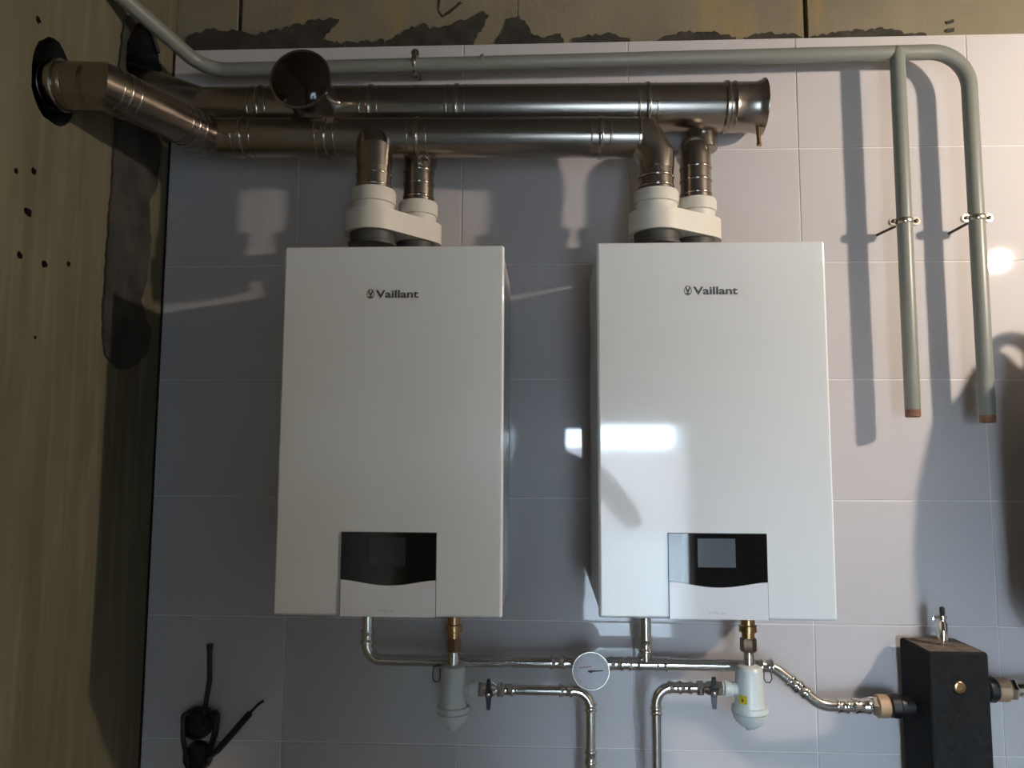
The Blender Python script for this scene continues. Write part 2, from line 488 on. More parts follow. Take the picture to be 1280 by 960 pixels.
cut = MB(); hole(-0.135, 0.905 + H, 0.083, 0.113, 0.05, 9)
cutter = cut.build('cutter', M['dark'], loc=(XL, 0, 0))
bmod = patch.modifiers.new('holes', 'BOOLEAN'); bmod.operation = 'DIFFERENCE'; bmod.solver = 'EXACT'; bmod.object = cutter
me = evaluated_mesh(patch); patch.modifiers.clear(); patch.data = me
bpy.data.objects.remove(cutter, do_unlink=True)


# ================================================================== BOILERS
def text_mesh(body, size, name, m, parent, loc, ext=0.0003, bold=0.0, width=None):
    cu = bpy.data.curves.new(name, 'FONT'); cu.body = body; cu.size = size; cu.extrude = ext; cu.offset = bold
    cu.align_x = 'LEFT'; cu.resolution_u = 3
    t = bpy.data.objects.new(name, cu); COL.objects.link(t)
    me = evaluated_mesh(t); bpy.data.objects.remove(t, do_unlink=True)
    xs = [v.co.x for v in me.vertices]; s = (width / (max(xs) - min(xs))) if width else 1.0; x0 = min(xs)
    for v in me.vertices: v.co = Vector(((v.co.x - x0) * s, -v.co.z, v.co.y * (s if not width else size and 1.0)))
    me.materials.clear(); me.materials.append(m)
    o = bpy.data.objects.new(name, me); COL.objects.link(o); o.parent = parent
    o.location = Vector(loc) - world_loc(parent)
    return o


BW, BH, BD = 0.44, 0.72, 0.35


def boiler(x0, ztop, label, lit):
    z0 = ztop - BH
    r = empty('gas_boiler', (x0 + BW / 2, -BD / 2, z0), label, 'boiler', 'wall hung gas boilers')
    MB().box((x0 + 0.004, -BD + 0.022, z0 + 0.004), (x0 + BW - 0.004, -0.012, ztop - 0.003), 0.003).build('casing', M['wside'], r)
    MB().box((x0 + 0.06, -0.0118, z0 + 0.1), (x0 + BW - 0.06, -0.0005, z0 + 0.62)).build('wall_bracket', M['zinc'], r)
    MB().box((x0, -BD, z0), (x0 + BW, -BD + 0.021, ztop), 0.0055, 3).build('front_cover', M['white'], r)
    # control panel, bottom of the front
    cx0, cx1, cz1 = x0 + 0.131, x0 + 0.313, z0 + 0.158
    yf = -BD - 0.0022
    fr_ = MB().box((cx0 - 0.0012, -BD - 0.0008, z0 + 0.0005), (cx1 + 0.0012, -BD + 0.001, cz1 + 0.0012)).build('control_panel', M['ink'], r)
    g = []
    for k in range(17):
        t = k / 16; g.append(Vector((cx1 + (cx0 - cx1) * t, yf, cz1 - 0.088 - 0.0105 * math.sin(PI * t) ** 1.5)))
    MB().prism([Vector((cx0, yf, cz1)), Vector((cx1, yf, cz1))] + g, (0, 0.002, 0)).build('display_glass', M['glass'], fr_)
    h_ = [v + Vector((0, -0.0006, -0.0008)) for v in g]
    MB().prism([Vector((cx1, yf - 0.0006, z0 + 0.001))] + h_ + [Vector((cx0, yf - 0.0006, z0 + 0.001))], (0, 0.003, 0)).build('lower_flap', M['flap'], fr_)
    MB().box((cx0 + 0.054, yf - 0.0004, cz1 - 0.062), (cx0 + 0.124, yf + 0.001, cz1 - 0.009)).build('screen', M['screen2' if lit else 'screen'], fr_)
    text_mesh('ecoTEC plus', 0.0062, 'lettering', M['ink2'], fr_, (cx0 + 0.072, yf - 0.0009, z0 + 0.011), 0.0001)
    # brand badge on the upper front: sticker, emblem and word
    lx, lz = x0 + 0.167, ztop - 0.1045
    MB().box((lx - 0.020, -BD - 0.0003, lz - 0.010), (lx + 0.124, -BD + 0.001, lz + 0.024), 0.0001, 1).build('sticker', M['sticker' if lit else 'white'], r)
    e = MB(); c = Vector((lx + 0.0088, -BD - 0.0006, lz + 0.0072))
    n = 28; pts = []
    for j in range(n):
        a, b = 2 * PI * j / n, 2 * PI * (j + 1) / n
        def q(a_, rx, rz): return c + Vector((rx * math.cos(a_), 0, rz * math.sin(a_) - 0.0004 * math.cos(2 * a_)))
        e.prism([q(a, .0074, .0096), q(b, .0074, .0096), q(b, .0061, .0082), q(a, .0061, .0082)], (0, 0.0005, 0))
    e.prism([c + Vector(v) for v in ((-.0048, 0, .0068), (-.0036, 0, .0098), (-.0014, 0, .0036), (0, 0, .0016), (.0014, 0, .0036), (.0036, 0, .0098), (.0048, 0, .0068), (.0030, 0, .0005), (.0018, 0, -.0026), (0, 0, -.0040), (-.0018, 0, -.0026), (-.0030, 0, .0005))], (0, 0.0005, 0))
    e.prism([c + Vector(v) for v in ((-.0044, 0, -.0040), (.0044, 0, -.0040), (.0034, 0, -.0062), (0, 0, -.0074), (-.0034, 0, -.0062))], (0, 0.0005, 0))
    e.build('emblem', M['ink'], r)
    text_mesh('Vaillant', 0.0215, 'lettering', M['ink'], r, (lx + 0.0195, -BD - 0.0006, lz), 0.0003, 0.00045, width=0.085)
    return r


boiler(-0.5244, 0.4196 + H, 'white wall hung gas boiler with dark blank display, nearer the plastered left wall', False)
boiler(0.0971, 0.423 + H, 'white wall hung gas boiler with grey lit-looking display and window reflections, the right one', True)


# ================================================================== FLUES
def seg_pipe(root, a, b, r, m='steel', nm='pipe_section'):
    return MB().sweep([a, b], r, 32).build(nm, M[m], root)


def joint(root, p, ax, r, w=0.010, h=0.0028):
    """bead, socket step and a small dimple row as at each push-fit joint"""
    ax = Vector(ax).normalized(); m = MB().ring(p, ax, r, w, h).ring(Vector(p) + ax * 0.022, ax, r, 0.005, 0.0012).ring(Vector(p) - ax * 0.020, ax, r, 0.004, 0.0010)
    return m.build('joint_ring', M['ring'], root)


# front flue: through the left hole, along the wall, down into the right boiler
RF = 0.0445
dF = 0.165
f0 = Vector((XL - 0.16, -0.447, 0.722 + H)); f1 = P(130, 113, 0.447); f2 = P(264, 172, dF); f3 = P(775, 172.5, dF)
f1.z = 0.712 + H
fe0 = P(800, 176, dF); fe1 = P(820, 203, 0.172)
ff = empty('flue_pipe', f2, 'slimmer stainless flue in front, bent at left into the lower hole', 'flue pipe')
seg_pipe(ff, f0, f1 + (f0 - f1).normalized() * 0.02, RF)
joint(ff, f1 + (f0 - f1).normalized() * 0.085, f0 - f1, RF, 0.014, 0.006)
MB().sweep([f1 + (f0 - f1).normalized() * 0.03, f1, f1 + (f2 - f1).normalized() * 0.05], RF, 32, steps=1).build('elbow', M['steel'], ff)
d12 = (f2 - f1).normalized()
seg_pipe(ff, f1 + d12 * 0.04, f2 - d12 * 0.02, RF)
for t in (0.10, 0.72): joint(ff, f1.lerp(f2, t), d12, RF, 0.006, 0.0015)
MB().sweep([f2 - d12 * 0.05, f2, f2 + (f3 - f2).normalized() * 0.05], RF, 32, steps=2, bend=0.06).build('elbow', M['steel'], ff)
d23 = (f3 - f2).normalized()
cuts = [f2 + d23 * 0.02, P(307, 172, dF), P(410, 172, dF), P(523, 172, dF), P(750, 172.5, dF), fe0]
cuts = [f2 + d23 * max(0.0, (c - f2).dot(d23)) for c in cuts]
for a, b in zip(cuts, cuts[1:]): seg_pipe(ff, a, b, RF - 0.0004 * (cuts.index(a) % 2))
for c in cuts[1:-1]: joint(ff, c, d23, RF)
ex = cuts[-1]
MB().ring(ex - d23 * 0.003, d23, RF, 0.006, 0.003).build('rim', M['ring'], ff)
RV = 0.038
MB().sweep([ex - d23 * 0.01, ex + d23 * 0.008, fe1 + Vector((0, 0, 0.012)), fe1 + Vector((0, 0, -0.02))], lambda t: RF * (1 - t) + (RV + 0.001) * t, 32).build('elbow', M['steel'], ff, smooth=22)
COLT = 0.583 + H                                 # top of the ivory sockets
fpR = PX(820, 0.175, COLT); fpL = PX(467, 0.205, COLT)
seg_pipe(ff, fe1 + Vector((0, 0, -0.005)), Vector((fpR.x, fpR.y, COLT - 0.02)), RV)
for dz in (0.012, 0.034): MB().ring(Vector((fpR.x, fpR.y, COLT + dz)), (0, 0, 1), RV, 0.005, 0.002).build('joint_ring', M['ring'], ff)
# left branch: a mitred elbow falls from the front of the flue into the left boiler
tb = f2 + d23 * ((P(467, 172, dF) - f2).dot(d23))
mz = P(467, 184, 0.24).z
MB().sweep([tb + Vector((0, 0.0, 0.004)), Vector((fpL.x, fpL.y, mz + 0.004)), Vector((fpL.x, fpL.y, mz - 0.035))], RV + 0.001, 32).build('branch_elbow', M['steel'], ff, smooth=22)
seg_pipe(ff, Vector((fpL.x, fpL.y, mz - 0.03)), Vector((fpL.x, fpL.y, COLT - 0.02)), RV)
for dz in (0.010, 0.036): MB().ring(Vector((fpL.x, fpL.y, COLT + dz)), (0, 0, 1), RV, 0.004, 0.0015).build('joint_ring', M['ring'], ff)

# rear, wider flue with its end cap, drain and front facing tee
RB = 0.0565
dB = 0.075
b1 = P(905, 134.5, dB); b0 = P(300, 139, dB); dirb = (b0 - b1).normalized()
bend_ = b1 + dirb * ((P(268, 139, dB) - b1).length)
hole2 = Vector((XL - 0.16, -0.125, 0.90 + H))
bf = empty('flue_pipe', b1, 'wider stainless flue behind, with an open rim and drain stub at its right end', 'flue pipe')
bc = [P(808, 136, dB), P(572, 138, dB), P(466, 138.5, dB), P(330, 139, dB)]
bc = [b1 + dirb * ((c - b1).dot(dirb)) for c in bc]
prev = b1
for c in bc + [bend_]:
    seg_pipe(bf, prev, c, RB); prev = c
for c in bc: joint(bf, c, dirb, RB, 0.010, 0.003)
MB().sweep([bend_ - dirb * 0.01, bend_ + dirb * 0.03, hole2 + Vector((0.05, 0, 0)), hole2], RB, 32, bend=0.08).build('elbow', M['steel'], bf)
ce = b1 + (-dirb) * 0.0
axr = -dirb
MB().lathe(ce - axr * 0.006, axr, [(0, RB), (0.004, RB + 0.004), (0.010, RB + 0.0045), (0.014, RB + 0.001), (0.022, RB + 0.001), (0.026, RB + 0.004), (0.032, RB + 0.001), (0.074, RB + 0.001), (0.086, RB + 0.004), (0.092, RB + 0.009), (0.095, RB + 0.009), (0.095, RB + 0.002), (0.090, RB - 0.001), (0.080, RB - 0.004), (0.080, 0.0)], 40).build('end_cap', M['steel'], bf)
dr = ce + axr * 0.072 + Vector((0, -0.018, -RB + 0.008))
MB().sweep([dr, dr + Vector((0.002, 0, -0.048))], 0.0048, 12).lathe(dr + Vector((0.002, 0, -0.046)), (0, 0, -1), [(0, 0.006), (0.006, 0.006), (0.006, 0.004)], 12).build('drain_stub', M['brass'], bf)
# tee towards the room closed by a dark cap
tc_ = b1 + dirb * ((P(401, 138, dB) - b1).dot(dirb))
tdir = (Vector((-0.02, -1, 0.03))).normalized()
MB().sweep([tc_, tc_ + tdir * 0.14], RB - 0.002, 32).build('tee_branch', M['steel'], bf)
rimp = tc_ + tdir * 0.13
MB().lathe(rimp, tdir, [(0, RB - 0.002), (0.004, RB + 0.005), (0.012, RB + 0.012), (0.018, RB + 0.013), (0.018, RB + 0.008), (0.012, RB + 0.006)], 40, caps=False).build('rim', M['ring'], bf)
MB().lathe(rimp, tdir, [(0.004, RB + 0.003), (0.016, RB + 0.0075), (0.022, RB - 0.002), (0.028, RB * 0.72), (0.031, RB * 0.4), (0.032, 0)], 40, caps=False).build('cap', M['cap'], bf, label='dark glossy cap')
sp = tc_ + dirb * -0.052 + Vector((0, -RB * 0.8, -0.005))
MB().lathe(sp, (0.5, -1, -0.1), [(-0.01, 0.008), (0.012, 0.008), (0.014, 0.006), (0.018, 0)], 12).build('bolt', M['zinc'], bf)
# verticals up from the rear sockets; elbows turn back into the flue
dR_ = 0.118; RR2 = 0.0345
rpR = PX(870, dR_, COLT); rpL = PX(523, dR_, COLT)
for q, top in ((rpR, P(868, 163, dR_ + 0.02).z - RR2), (rpL, P(521, 172, dR_ + 0.02).z - RR2)):
    tq = b1 + dirb * ((q - b1).dot(dirb))
    MB().sweep([Vector((q.x, q.y, COLT - 0.02)), Vector((q.x, q.y, top)), Vector((q.x, tq.y + 0.01, top + 0.004))], RR2, 32, bend=0.036).build('branch_elbow', M['steel'], bf)
    jm = MB()
    for dz in (0.014, 0.045, 0.075): jm.ring(Vector((q.x, q.y, COLT + dz)), (0, 0, 1), RR2, 0.005, 0.002)
    jm.build('joint_ring', M['ring'], bf)
    MB().lathe(tq + Vector((0.030, 0.036, 0)), (0.0, 0.0, -1), [(0.02, 0.036), (0.088, 0.036), (0.090, 0.034), (0.091, 0.0)], 32).build('saddle', M['steel'], bf)


# ================================================================== TWIN ADAPTERS
def adapter(fp, rp, ztop, label, dx=0):
    zb = ztop + 0.066
    r = empty('flue_adapter', ((fp.x + rp.x) / 2, (fp.y + rp.y) / 2, ztop), label, 'flue adapter', 'ivory twin flue adapters')
    A, B = Vector((fp.x, fp.y, 0)), Vector((rp.x + 0.004, rp.y, 0))
    mid = A.lerp(B, 0.90)
    def slab(ra, rb, z0, z1, nm, m):
        d = (B - A); L = d.length; u = math.atan2(d.y, d.x); a = math.acos(max(-1, min(1, (ra - rb) / L)))
        pts = []
        n = 18
        for k in range(n + 1):
            t = u + a + (2 * PI - 2 * a) * k / n; pts.append(A + Vector((math.cos(t), math.sin(t), 0)) * ra)
        for k in range(n + 1):
            t = u - a + 2 * a * k / n; pts.append(B + Vector((math.cos(t), math.sin(t), 0)) * rb)
        pts = [p + Vector((0, 0, z0)) for p in pts]
        return MB().prism(pts, (0, 0, z1 - z0)).build(nm, m, r)
    MB().lathe(Vector((mid.x, mid.y, ztop + 0.0005)), (0, 0, 1), [(0, 0.047), (0.008, 0.049), (0.012, 0.043), (zb - ztop, 0.043)], 36).build('base_spigot', M['greyplastic'], r, label='dark grey round spigot on the boiler top')
    MB().lathe(Vector((A.x, A.y, ztop + 0.036)), (0, 0, 1), [(0, 0.044), (0.003, 0.052), (0.010, 0.052), (0.012, 0.048), (zb - ztop - 0.036, 0.050)], 36).build('base_ring', M['greyplastic'], r)
    slab(0.060, 0.050, zb, zb + 0.046, 'housing', M['plastic'])
    for q, rr in ((fp, 0.0465), (rp, 0.0425)):
        MB().lathe(Vector((q.x, q.y, zb + 0.045)), (0, 0, 1), [(0, rr - 0.001), (0.016, rr - 0.001), (0.020, rr - 0.001), (0.022, rr + 0.0025), (COLT - zb - 0.050, rr + 0.003), (COLT - zb - 0.045, rr + 0.001), (COLT - zb - 0.045, RV + 0.001), (COLT - zb - 0.055, RV + 0.0005)], 36, caps=False).build('socket', M['plastic'], r)
    cp = B + (B - A).normalized() * 0.042
    MB().lathe(Vector((cp.x, cp.y, zb + 0.004)), (0, 0, 1), [(0, 0.012), (0.034, 0.012), (0.038, 0.009), (0.038, 0)], 16).build('port_cap', M['plastic'], r)
    q = A + Vector((-0.03, -0.03, 0))
    MB().lathe(Vector((q.x, q.y + 0.03, zb - 0.006)), (0, 0, 1), [(0, 0.006), (0.008, 0.006)], 10).build('bolt', M['zinc'], r)


adapter(fpL, rpL, 0.4196 + H, 'ivory twin flue adapter on top of the boiler nearer the left wall')
adapter(fpR, rpR, 0.423 + H, 'ivory twin flue adapter on top of the boiler with window reflections')

# ================================================================== GREY PAINTED PIPE
RG = 0.0172
dG = 0.08
ga = P(262, 84, dG); gb = P(1216, 64.5, dG); gc = P(1236, 520, dG)
gc.x = PX(1236, dG, gc.z).x
gx = (P(1215, 180, dG).x + P(1234, 500, dG).x) / 2
gb = Vector((gx, -dG, P(1160, 65, dG).z)); gc = Vector((gx, -dG, P(1236, 519, dG).z))
ga = Vector((P(258, 80, dG).x, -dG, gb.z - 0.012))
gp = empty('grey_pipe', gb, 'grey painted steel pipe along the tile top, turned down at the right', 'pipe')
MB().sweep([LW(118, -34, 0.003), ga, gb, gc], RG, 28, bend=0.085, steps=12).build('pipe_run', M['greypaint'], gp)
gx1 = (P(1124, 180, dG).x + P(1142, 500, dG).x) / 2
g1t = Vector((gx1, -dG - 0.004, gb.z - 0.003)); g1b = Vector((gx1, -dG, P(1144, 512, dG).z))
MB().sweep([g1t, g1b], RG - 0.0005, 28).ball(g1t, RG - 0.0005, 20, 12).build('branch_pipe', M['greypaint'], gp)
for q in (g1b, gc):
    MB().lathe(q + Vector((0, 0, 0.001)), (0, 0, -1), [(0, RG - 0.001), (0.016, RG - 0.001), (0.018, RG - 0.003), (0.018, RG - 0.006), (0.006, RG - 0.007), (0.006, 0)], 24).build('pipe_end', M['copper'], gp, label='rusty brown cut end')
for px in (603,):
    q = Vector((P(px, 78, dG).x, -dG, gb.z - 0.004)); MB().ring(q, (1, 0, 0), RG, 0.008, 0.0012).build('weld_bead', M['greypaint'], gp)


def clamp(c, axis, side, wallp, label, r=RG):
    c = Vector(c); ax = Vector(axis).normalized(); sd = Vector(side).normalized()
    o = empty('pipe_clamp', c, label, 'pipe clamp', 'pipe clamps')
    MB().ring(c, ax, r, 0.012, 0.0032).build('band', M['zinc'], o)
    for s in (-1, 1):
        e = c + sd * s * (r + 0.008)
        m_ = MB().sweep([e + Vector((0, 0.005, 0)), e - Vector((0, 0.005, 0))], 0.0095, 14)
        m_.build('ear', M['zinc'], o)
        MB().lathe(e + Vector((0, -0.004, 0)), (0, -1, 0), [(0, 0.0045), (0.004, 0.0045), (0.005, 0.003), (0.005, 0)], 6).build('screw', M['rod'], o)
    s0 = c + Vector((0, r * 0.8, 0)) + (Vector(wallp) - c).normalized() * 0.004
    MB().sweep([s0, wallp], 0.0032, 10).build('threaded_rod', M['rod'], o)
    return o


clamp((gx1, -dG, P(1137, 277, dG).z), (0, 0, 1), (1, 0, 0), P(1096, 294, 0.0), 'zinc clamp holding the shorter downpipe, left one of the pair')
clamp((gx, -dG, P(1226, 273, dG).z), (0, 0, 1), (1, 0, 0), P(1186, 292, 0.0), 'zinc clamp holding the rightmost downpipe')
cz_ = P(519, 76, dG)
clamp((cz_.x, -dG, gb.z - 0.004), (1, 0, 0), (0, 0, 1), (cz_.x, 0, gb.z - 0.004), 'dark clamp on the horizontal grey pipe above the left boiler')

# ================================================================== LOWER PIPEWORK
RM = 0.0128
dM = 0.10
zM = P(700, 828.5, dM).z
fl = empty('flow_pipe', (P(640, 828, dM).x, -dM, zM), 'bright stainless pipe linking both boilers, bending down to the black box', 'pipe')
xl = P(460, 775, dM).x; xr_ = P(807, 780, dM).x
zb1 = 0.4196 + H - BH
xe = P(948, 826, dM).x
pr = [Vector((xe, -dM, zM)), P(966, 826, dM), P(1017, 874, dM), P(1040, 883, dM), P(1100, 883, dM)]
pr[1].z = zM; pr[2] = P(1026, 882, dM); pr[3] = P(1092, 882.5, dM)
pts = [Vector((xl, -dM, zb1)), Vector((xl, -dM, zM)), Vector((xe, -dM, zM)), pr[1], pr[2], pr[3]]
MB().sweep(pts[:2] + [Vector((P(700, 828, dM).x, -dM, zM))], RM, 24, bend=0.034).build('pipe_section', M['chrome'], fl)
MB().sweep([Vector((P(700, 828, dM).x, -dM, zM)), Vector((xe, -dM, zM))], RM, 24).build('pipe_section', M['chrome'], fl)
MB().sweep([Vector((xe - 0.01, -dM, zM)), pr[1], pr[2], pr[3]], RM, 24, bend=0.06).build('pipe_section', M['chrome'], fl)
MB().sweep([Vector((xr_, -dM, 0.423 + H - BH)), Vector((xr_, -dM, zM))], RM * 0.95, 24).build('riser', M['chrome'], fl)


def press(mbp, c, ax, r, L=0.034):
    """press fitting sleeve with two raised lips"""
    ax = Vector(ax).normalized(); c = Vector(c) - ax * L / 2
    return mbp.lathe(c, ax, [(0, r), (0, r + 0.003), (L * .06, r + 0.0032), (L * .16, r + 0.0032), (L * .24, r + 0.0018), (L * .42, r + 0.0012), (L * .58, r + 0.0012), (L * .76, r + 0.0018), (L * .84, r + 0.0032), (L * .94, r + 0.0032), (L, r + 0.003), (L, r)], 24, caps=False)


def fitting(root, c, ax, r, L=0.034, m='chrome_fit', nm='fitting'):
    return press(MB(), c, ax, r, L).build(nm, M[m], root)


fitting(fl, (P(697, 828, dM).x, -dM, zM), (1, 0, 0), RM)
fitting(fl, (P(770, 828, dM).x, -dM, zM), (1, 0, 0), RM, 0.03)
t1 = MB(); press(t1, (P(793, 828, dM).x, -dM, zM), (1, 0, 0), RM, 0.026); press(t1, (P(826, 828, dM).x, -dM, zM), (1, 0, 0), RM, 0.026)
t1.sweep([(P(788, 828, dM).x, -dM, zM), (P(829, 828, dM).x, -dM, zM)], RM + 0.0016, 24)
press(t1, (xr_, -dM, P(807, 806, dM).z), (0, 0, 1), RM * .95, 0.03)
t1.build('tee', M['chrome_fit'], fl)
fitting(fl, (xl, -dM, P(460, 795, dM).z), (0, 0, 1), RM, 0.03)
fitting(fl, (P(958, 826, dM).x, -dM, zM), (1, 0, 0), RM, 0.026)
dd = (pr[2] - pr[1]).normalized()
fitting(fl, pr[1].lerp(pr[2], 0.42), dd, RM, 0.022); fitting(fl, pr[1].lerp(pr[2], 0.60), dd, RM, 0.022); 
fitting(fl, P(1052, 882.5, dM), (1, 0, 0), RM, 0.024); fitting(fl, P(1076, 882.5, dM), (1, 0, 0), RM + 0.001, 0.034)
MB().hexnut(P(1089, 882.5, dM), (1, 0, 0), 0.021, 0.012).build('union_nut', M['chrome_fit'], fl)
MB().lathe(P(1095, 882.5, dM), (1, 0, 0), [(0, 0.0215), (0.002, 0.024), (0.022, 0.024), (0.026, 0.020)], 24).build('union_ring', M['tan'], fl, label='tan brown union ring')

# pressure gauge on the flow pipe
dg = 0.150
gcx = P(738.5, 838, dg)
gg = empty('pressure_gauge', (gcx.x, -dM, gcx.z), 'round white dial gauge in front of the stainless pipe between the boilers', 'gauge')
MB().lathe(Vector((gcx.x, -dg + 0.022, gcx.z)), (0, -1, 0), [(0, 0.030), (0.004, 0.0375), (0.020, 0.0392), (0.026, 0.0398), (0.028, 0.0392), (0.028, 0.0378), (0.0255, 0.0372), (0.0255, 0)], 44).build('case', M['zinc'], gg)
MB().lathe(Vector((gcx.x, -dg - 0.0030, gcx.z)), (0, -1, 0), [(0, 0.0372), (0.001, 0.0372)], 44).build('dial', M['face'], gg)
tk = MB()
for k in range(25):
    a = math.radians(-45 + 270 * k / 24); L = 0.005 if k % 4 == 0 else 0.0028
    u = Vector((math.cos(a), 0, math.sin(a))); v = Vector((-u.z, 0, u.x)) * 0.00035; c0 = gcx + Vector((0, -0.0043, 0))
    tk.prism([c0 + u * 0.034 + v, c0 + u * 0.034 - v, c0 + u * (0.034 - L) - v, c0 + u * (0.034 - L) + v], (0, 0.0003, 0))
tk.build('scale_marks', M['ink'], gg)
c0 = gcx + Vector((0, -0.0050, -0.001))
MB().prism([c0 + Vector(v) for v in ((-.006, 0, -.0020), (.026, 0, .0012), (.026, 0, .0030), (-.006, 0, .0022))], (0, 0.0006, 0)).lathe(c0 + Vector((0, 0.001, 0)), (0, -1, 0), [(0, .003), (.002, .003)], 14).build('needle', M['black'], gg)
c1 = gcx + Vector((0, -0.0046, 0.008))
MB().prism([c1 + Vector(v) for v in ((-.026, 0, -.0026), (.001, 0, .0000), (.001, 0, .0018), (-.026, 0, -.0008))], (0, 0.0005, 0)).build('second_needle', M['red'], gg)
MB().sweep([Vector((gcx.x, -dg + 0.020, gcx.z)), Vector((gcx.x, -dM - 0.006, zM))], 0.008, 14).build('stem', M['brass'], gg)


# dirt separators and their valves and return pipes
dS = 0.150


def separator(px, py_top, zboil, side, label, sticker, k=1.0):
    c = P(px, 832, dS); X = c.x
    z = lambda py: P(px, py, dS).z
    o = empty('dirt_separator', (X, -dS, z(905)), label, 'filter', 'dirt separators under the boilers')
    zu = zboil - z(799)
    MB().lathe((X, -dS, zboil), (0, 0, -1), [(0, 0.013), (zu * .3, 0.013), (zu * .32, 0.0150), (zu * .62, 0.0150), (zu * .64, 0.0185), (zu * .80, 0.0185), (zu * .82, 0.0135), (zu, 0.0135)], 24).build('union', M['brass'], o, label='brass union')
    MB().hexnut((X, -dS, z(797)), (0, 0, -1), 0.0170, 0.028).build('union_nut', M['dkbrass'], o)
    MB().lathe((X, -dS, z(813)), (0, 0, -1), [(0, 0.011), (z(813) - z(834), 0.011)], 20).build('nipple', M['chrome_fit'], o)
    zt, zb_ = z(831), z(882)
    R = 0.0285 * k
    MB().lathe((X, -dS, zt), (0, 0, -1), [(0, 0.014), (0.003, R * .80), (0.008, R * .90), (0.010, R * .93), (zt - zb_ - 0.004, R), (zt - zb_, R + 0.001), (zt - zb_, 0)], 36).build('body', M['filter'], o)
    MB().lathe((X, -dS, zb_), (0, 0, -1), [(0, R), (0.001, R + 0.0065), (0.010, R + 0.0075), (0.0115, R + 0.003), (0.0125, R + 0.003), (0.0135, R + 0.0065), (0.018, R + 0.0055), (0.018, 0)], 36).build('lock_ring', M['filter'], o)
    R2 = R + 0.005
    MB().lathe((X, -dS, zb_ - 0.018), (0, 0, -1), [(0, R2), (0.006, R2 * .97), (0.014, R2 * .82), (0.021, R2 * .58), (0.025, R2 * .3), (0.030, R2 * .28), (0.030, 0)], 36).build('bowl', M['filter'], o)
    zp = z(861)
    MB().lathe((X + side * (R - 0.004), -dS, zp), (side, 0, 0), [(0, 0.0135), (0.010, 0.0135), (0.012, 0.016), (0.026, 0.016), (0.028, 0.013), (0.030, 0.013)], 24).build('side_port', M['filter'], o)
    # wire clip on the other side
    cx = X - side * (R + 0.009)
    zc0 = z(836)
    MB().sweep([(cx - 0.007, -dS + 0.004, zc0), (cx - 0.008, -dS, zc0 - 0.020), (cx - 0.004, -dS, zc0 - 0.027), (cx + 0.004, -dS, zc0 - 0.027), (cx + 0.008, -dS, zc0 - 0.020), (cx + 0.007, -dS + 0.004, zc0)], 0.0013, 8).sweep([(cx + 0.010, -dS + 0.002, zc0 + 0.008), (cx - 0.008, -dS + 0.002, zc0 + 0.004)], 0.003, 8).build('wire_clip', M['rod'], o)
    if sticker:
        a0 = math.radians(-148); n = 6
        vs = []
        st = MB(); zz = z(871)
        for i in range(n):
            a, b = a0 + i * 0.10, a0 + (i + 1) * 0.10; rr = R + 0.0006
            p = lambda an, zq: Vector((X + rr * math.cos(an), -dS + rr * math.sin(an), zq))
            st.prism([p(a, zz - .008), p(b, zz - .008), p(b, zz + .009), p(a, zz + .009)], (0, 0.0004, 0))
        st.build('sticker', M['yellow'], o, label='small yellow sticker')
        st = MB(); p = lambda an, zq: Vector((X + (R + .0014) * math.cos(an), -dS + (R + .0014) * math.sin(an), zq))
        st.prism([p(a0 + .22, zz - .003), p(a0 + .38, zz - .003), p(a0 + .30, zz + .005)], (0, 0.0006, 0)).build('sticker_mark', M['black'], o)
    return o, X + side * (R + 0.026), zp


s1, v1x, v1z = separator(567, 832, zb1, 1, 'dirt separator hanging under the left boiler in deep shade', False, 0.97)
s2, v2x, v2z = separator(936, 832, 0.423 + H - BH, -1, 'pale dirt separator with a yellow sticker under the right boiler', True, 1.05)


def valve(x, z, side, zpipe, label):
    o = empty('shutoff_valve', (x, -dS, z), label, 'valve', 'butterfly valves at the separators')
    mb = MB()
    mb.hexnut((x, -dS, z), (side, 0, 0), 0.016, 0.012)
    mb.lathe((x + side * 0.011, -dS, z), (side, 0, 0), [(0, 0.011), (0.008, 0.0155), (0.020, 0.0155), (0.026, 0.011), (0.030, 0.011)], 22)
    mb.hexnut((x + side * 0.040, -dS, z), (side, 0, 0), 0.0165, 0.014)
    mb.build('valve_body', M['chrome_fit'], o)
    vx = x + side * 0.024
    hb = MB().lathe((vx, -dS - 0.012, z), (0, -1, 0), [(0, 0.007), (0.014, 0.007), (0.022, 0.009), (0.026, 0.007), (0.026, 0)], 16)
    for s in (1, -1):
        hb.prism([Vector((vx - .0065, -dS - .034, z)), Vector((vx + .0065, -dS - .034, z)), Vector((vx + .0035, -dS - .037, z + s * .031)), Vector((vx - .0035, -dS - .037, z + s * .031))], (0, 0.008, 0))
    hb.build('handle', M['black'], o, label='black butterfly handle')
    MB().lathe((vx, -dS - 0.0378, z), (0, -1, 0), [(0, 0.0042), (0.002, 0.0042), (0.003, 0.002), (0.003, 0)], 12).build('screw', M['zinc'], o)
    return x + side * 0.054


e1 = valve(v1x, v1z, 1, 0, 'shutoff valve with black butterfly handle beside the left separator')
e2 = valve(v2x, v2z, -1, 0, 'shutoff valve with black butterfly handle beside the stickered separator')


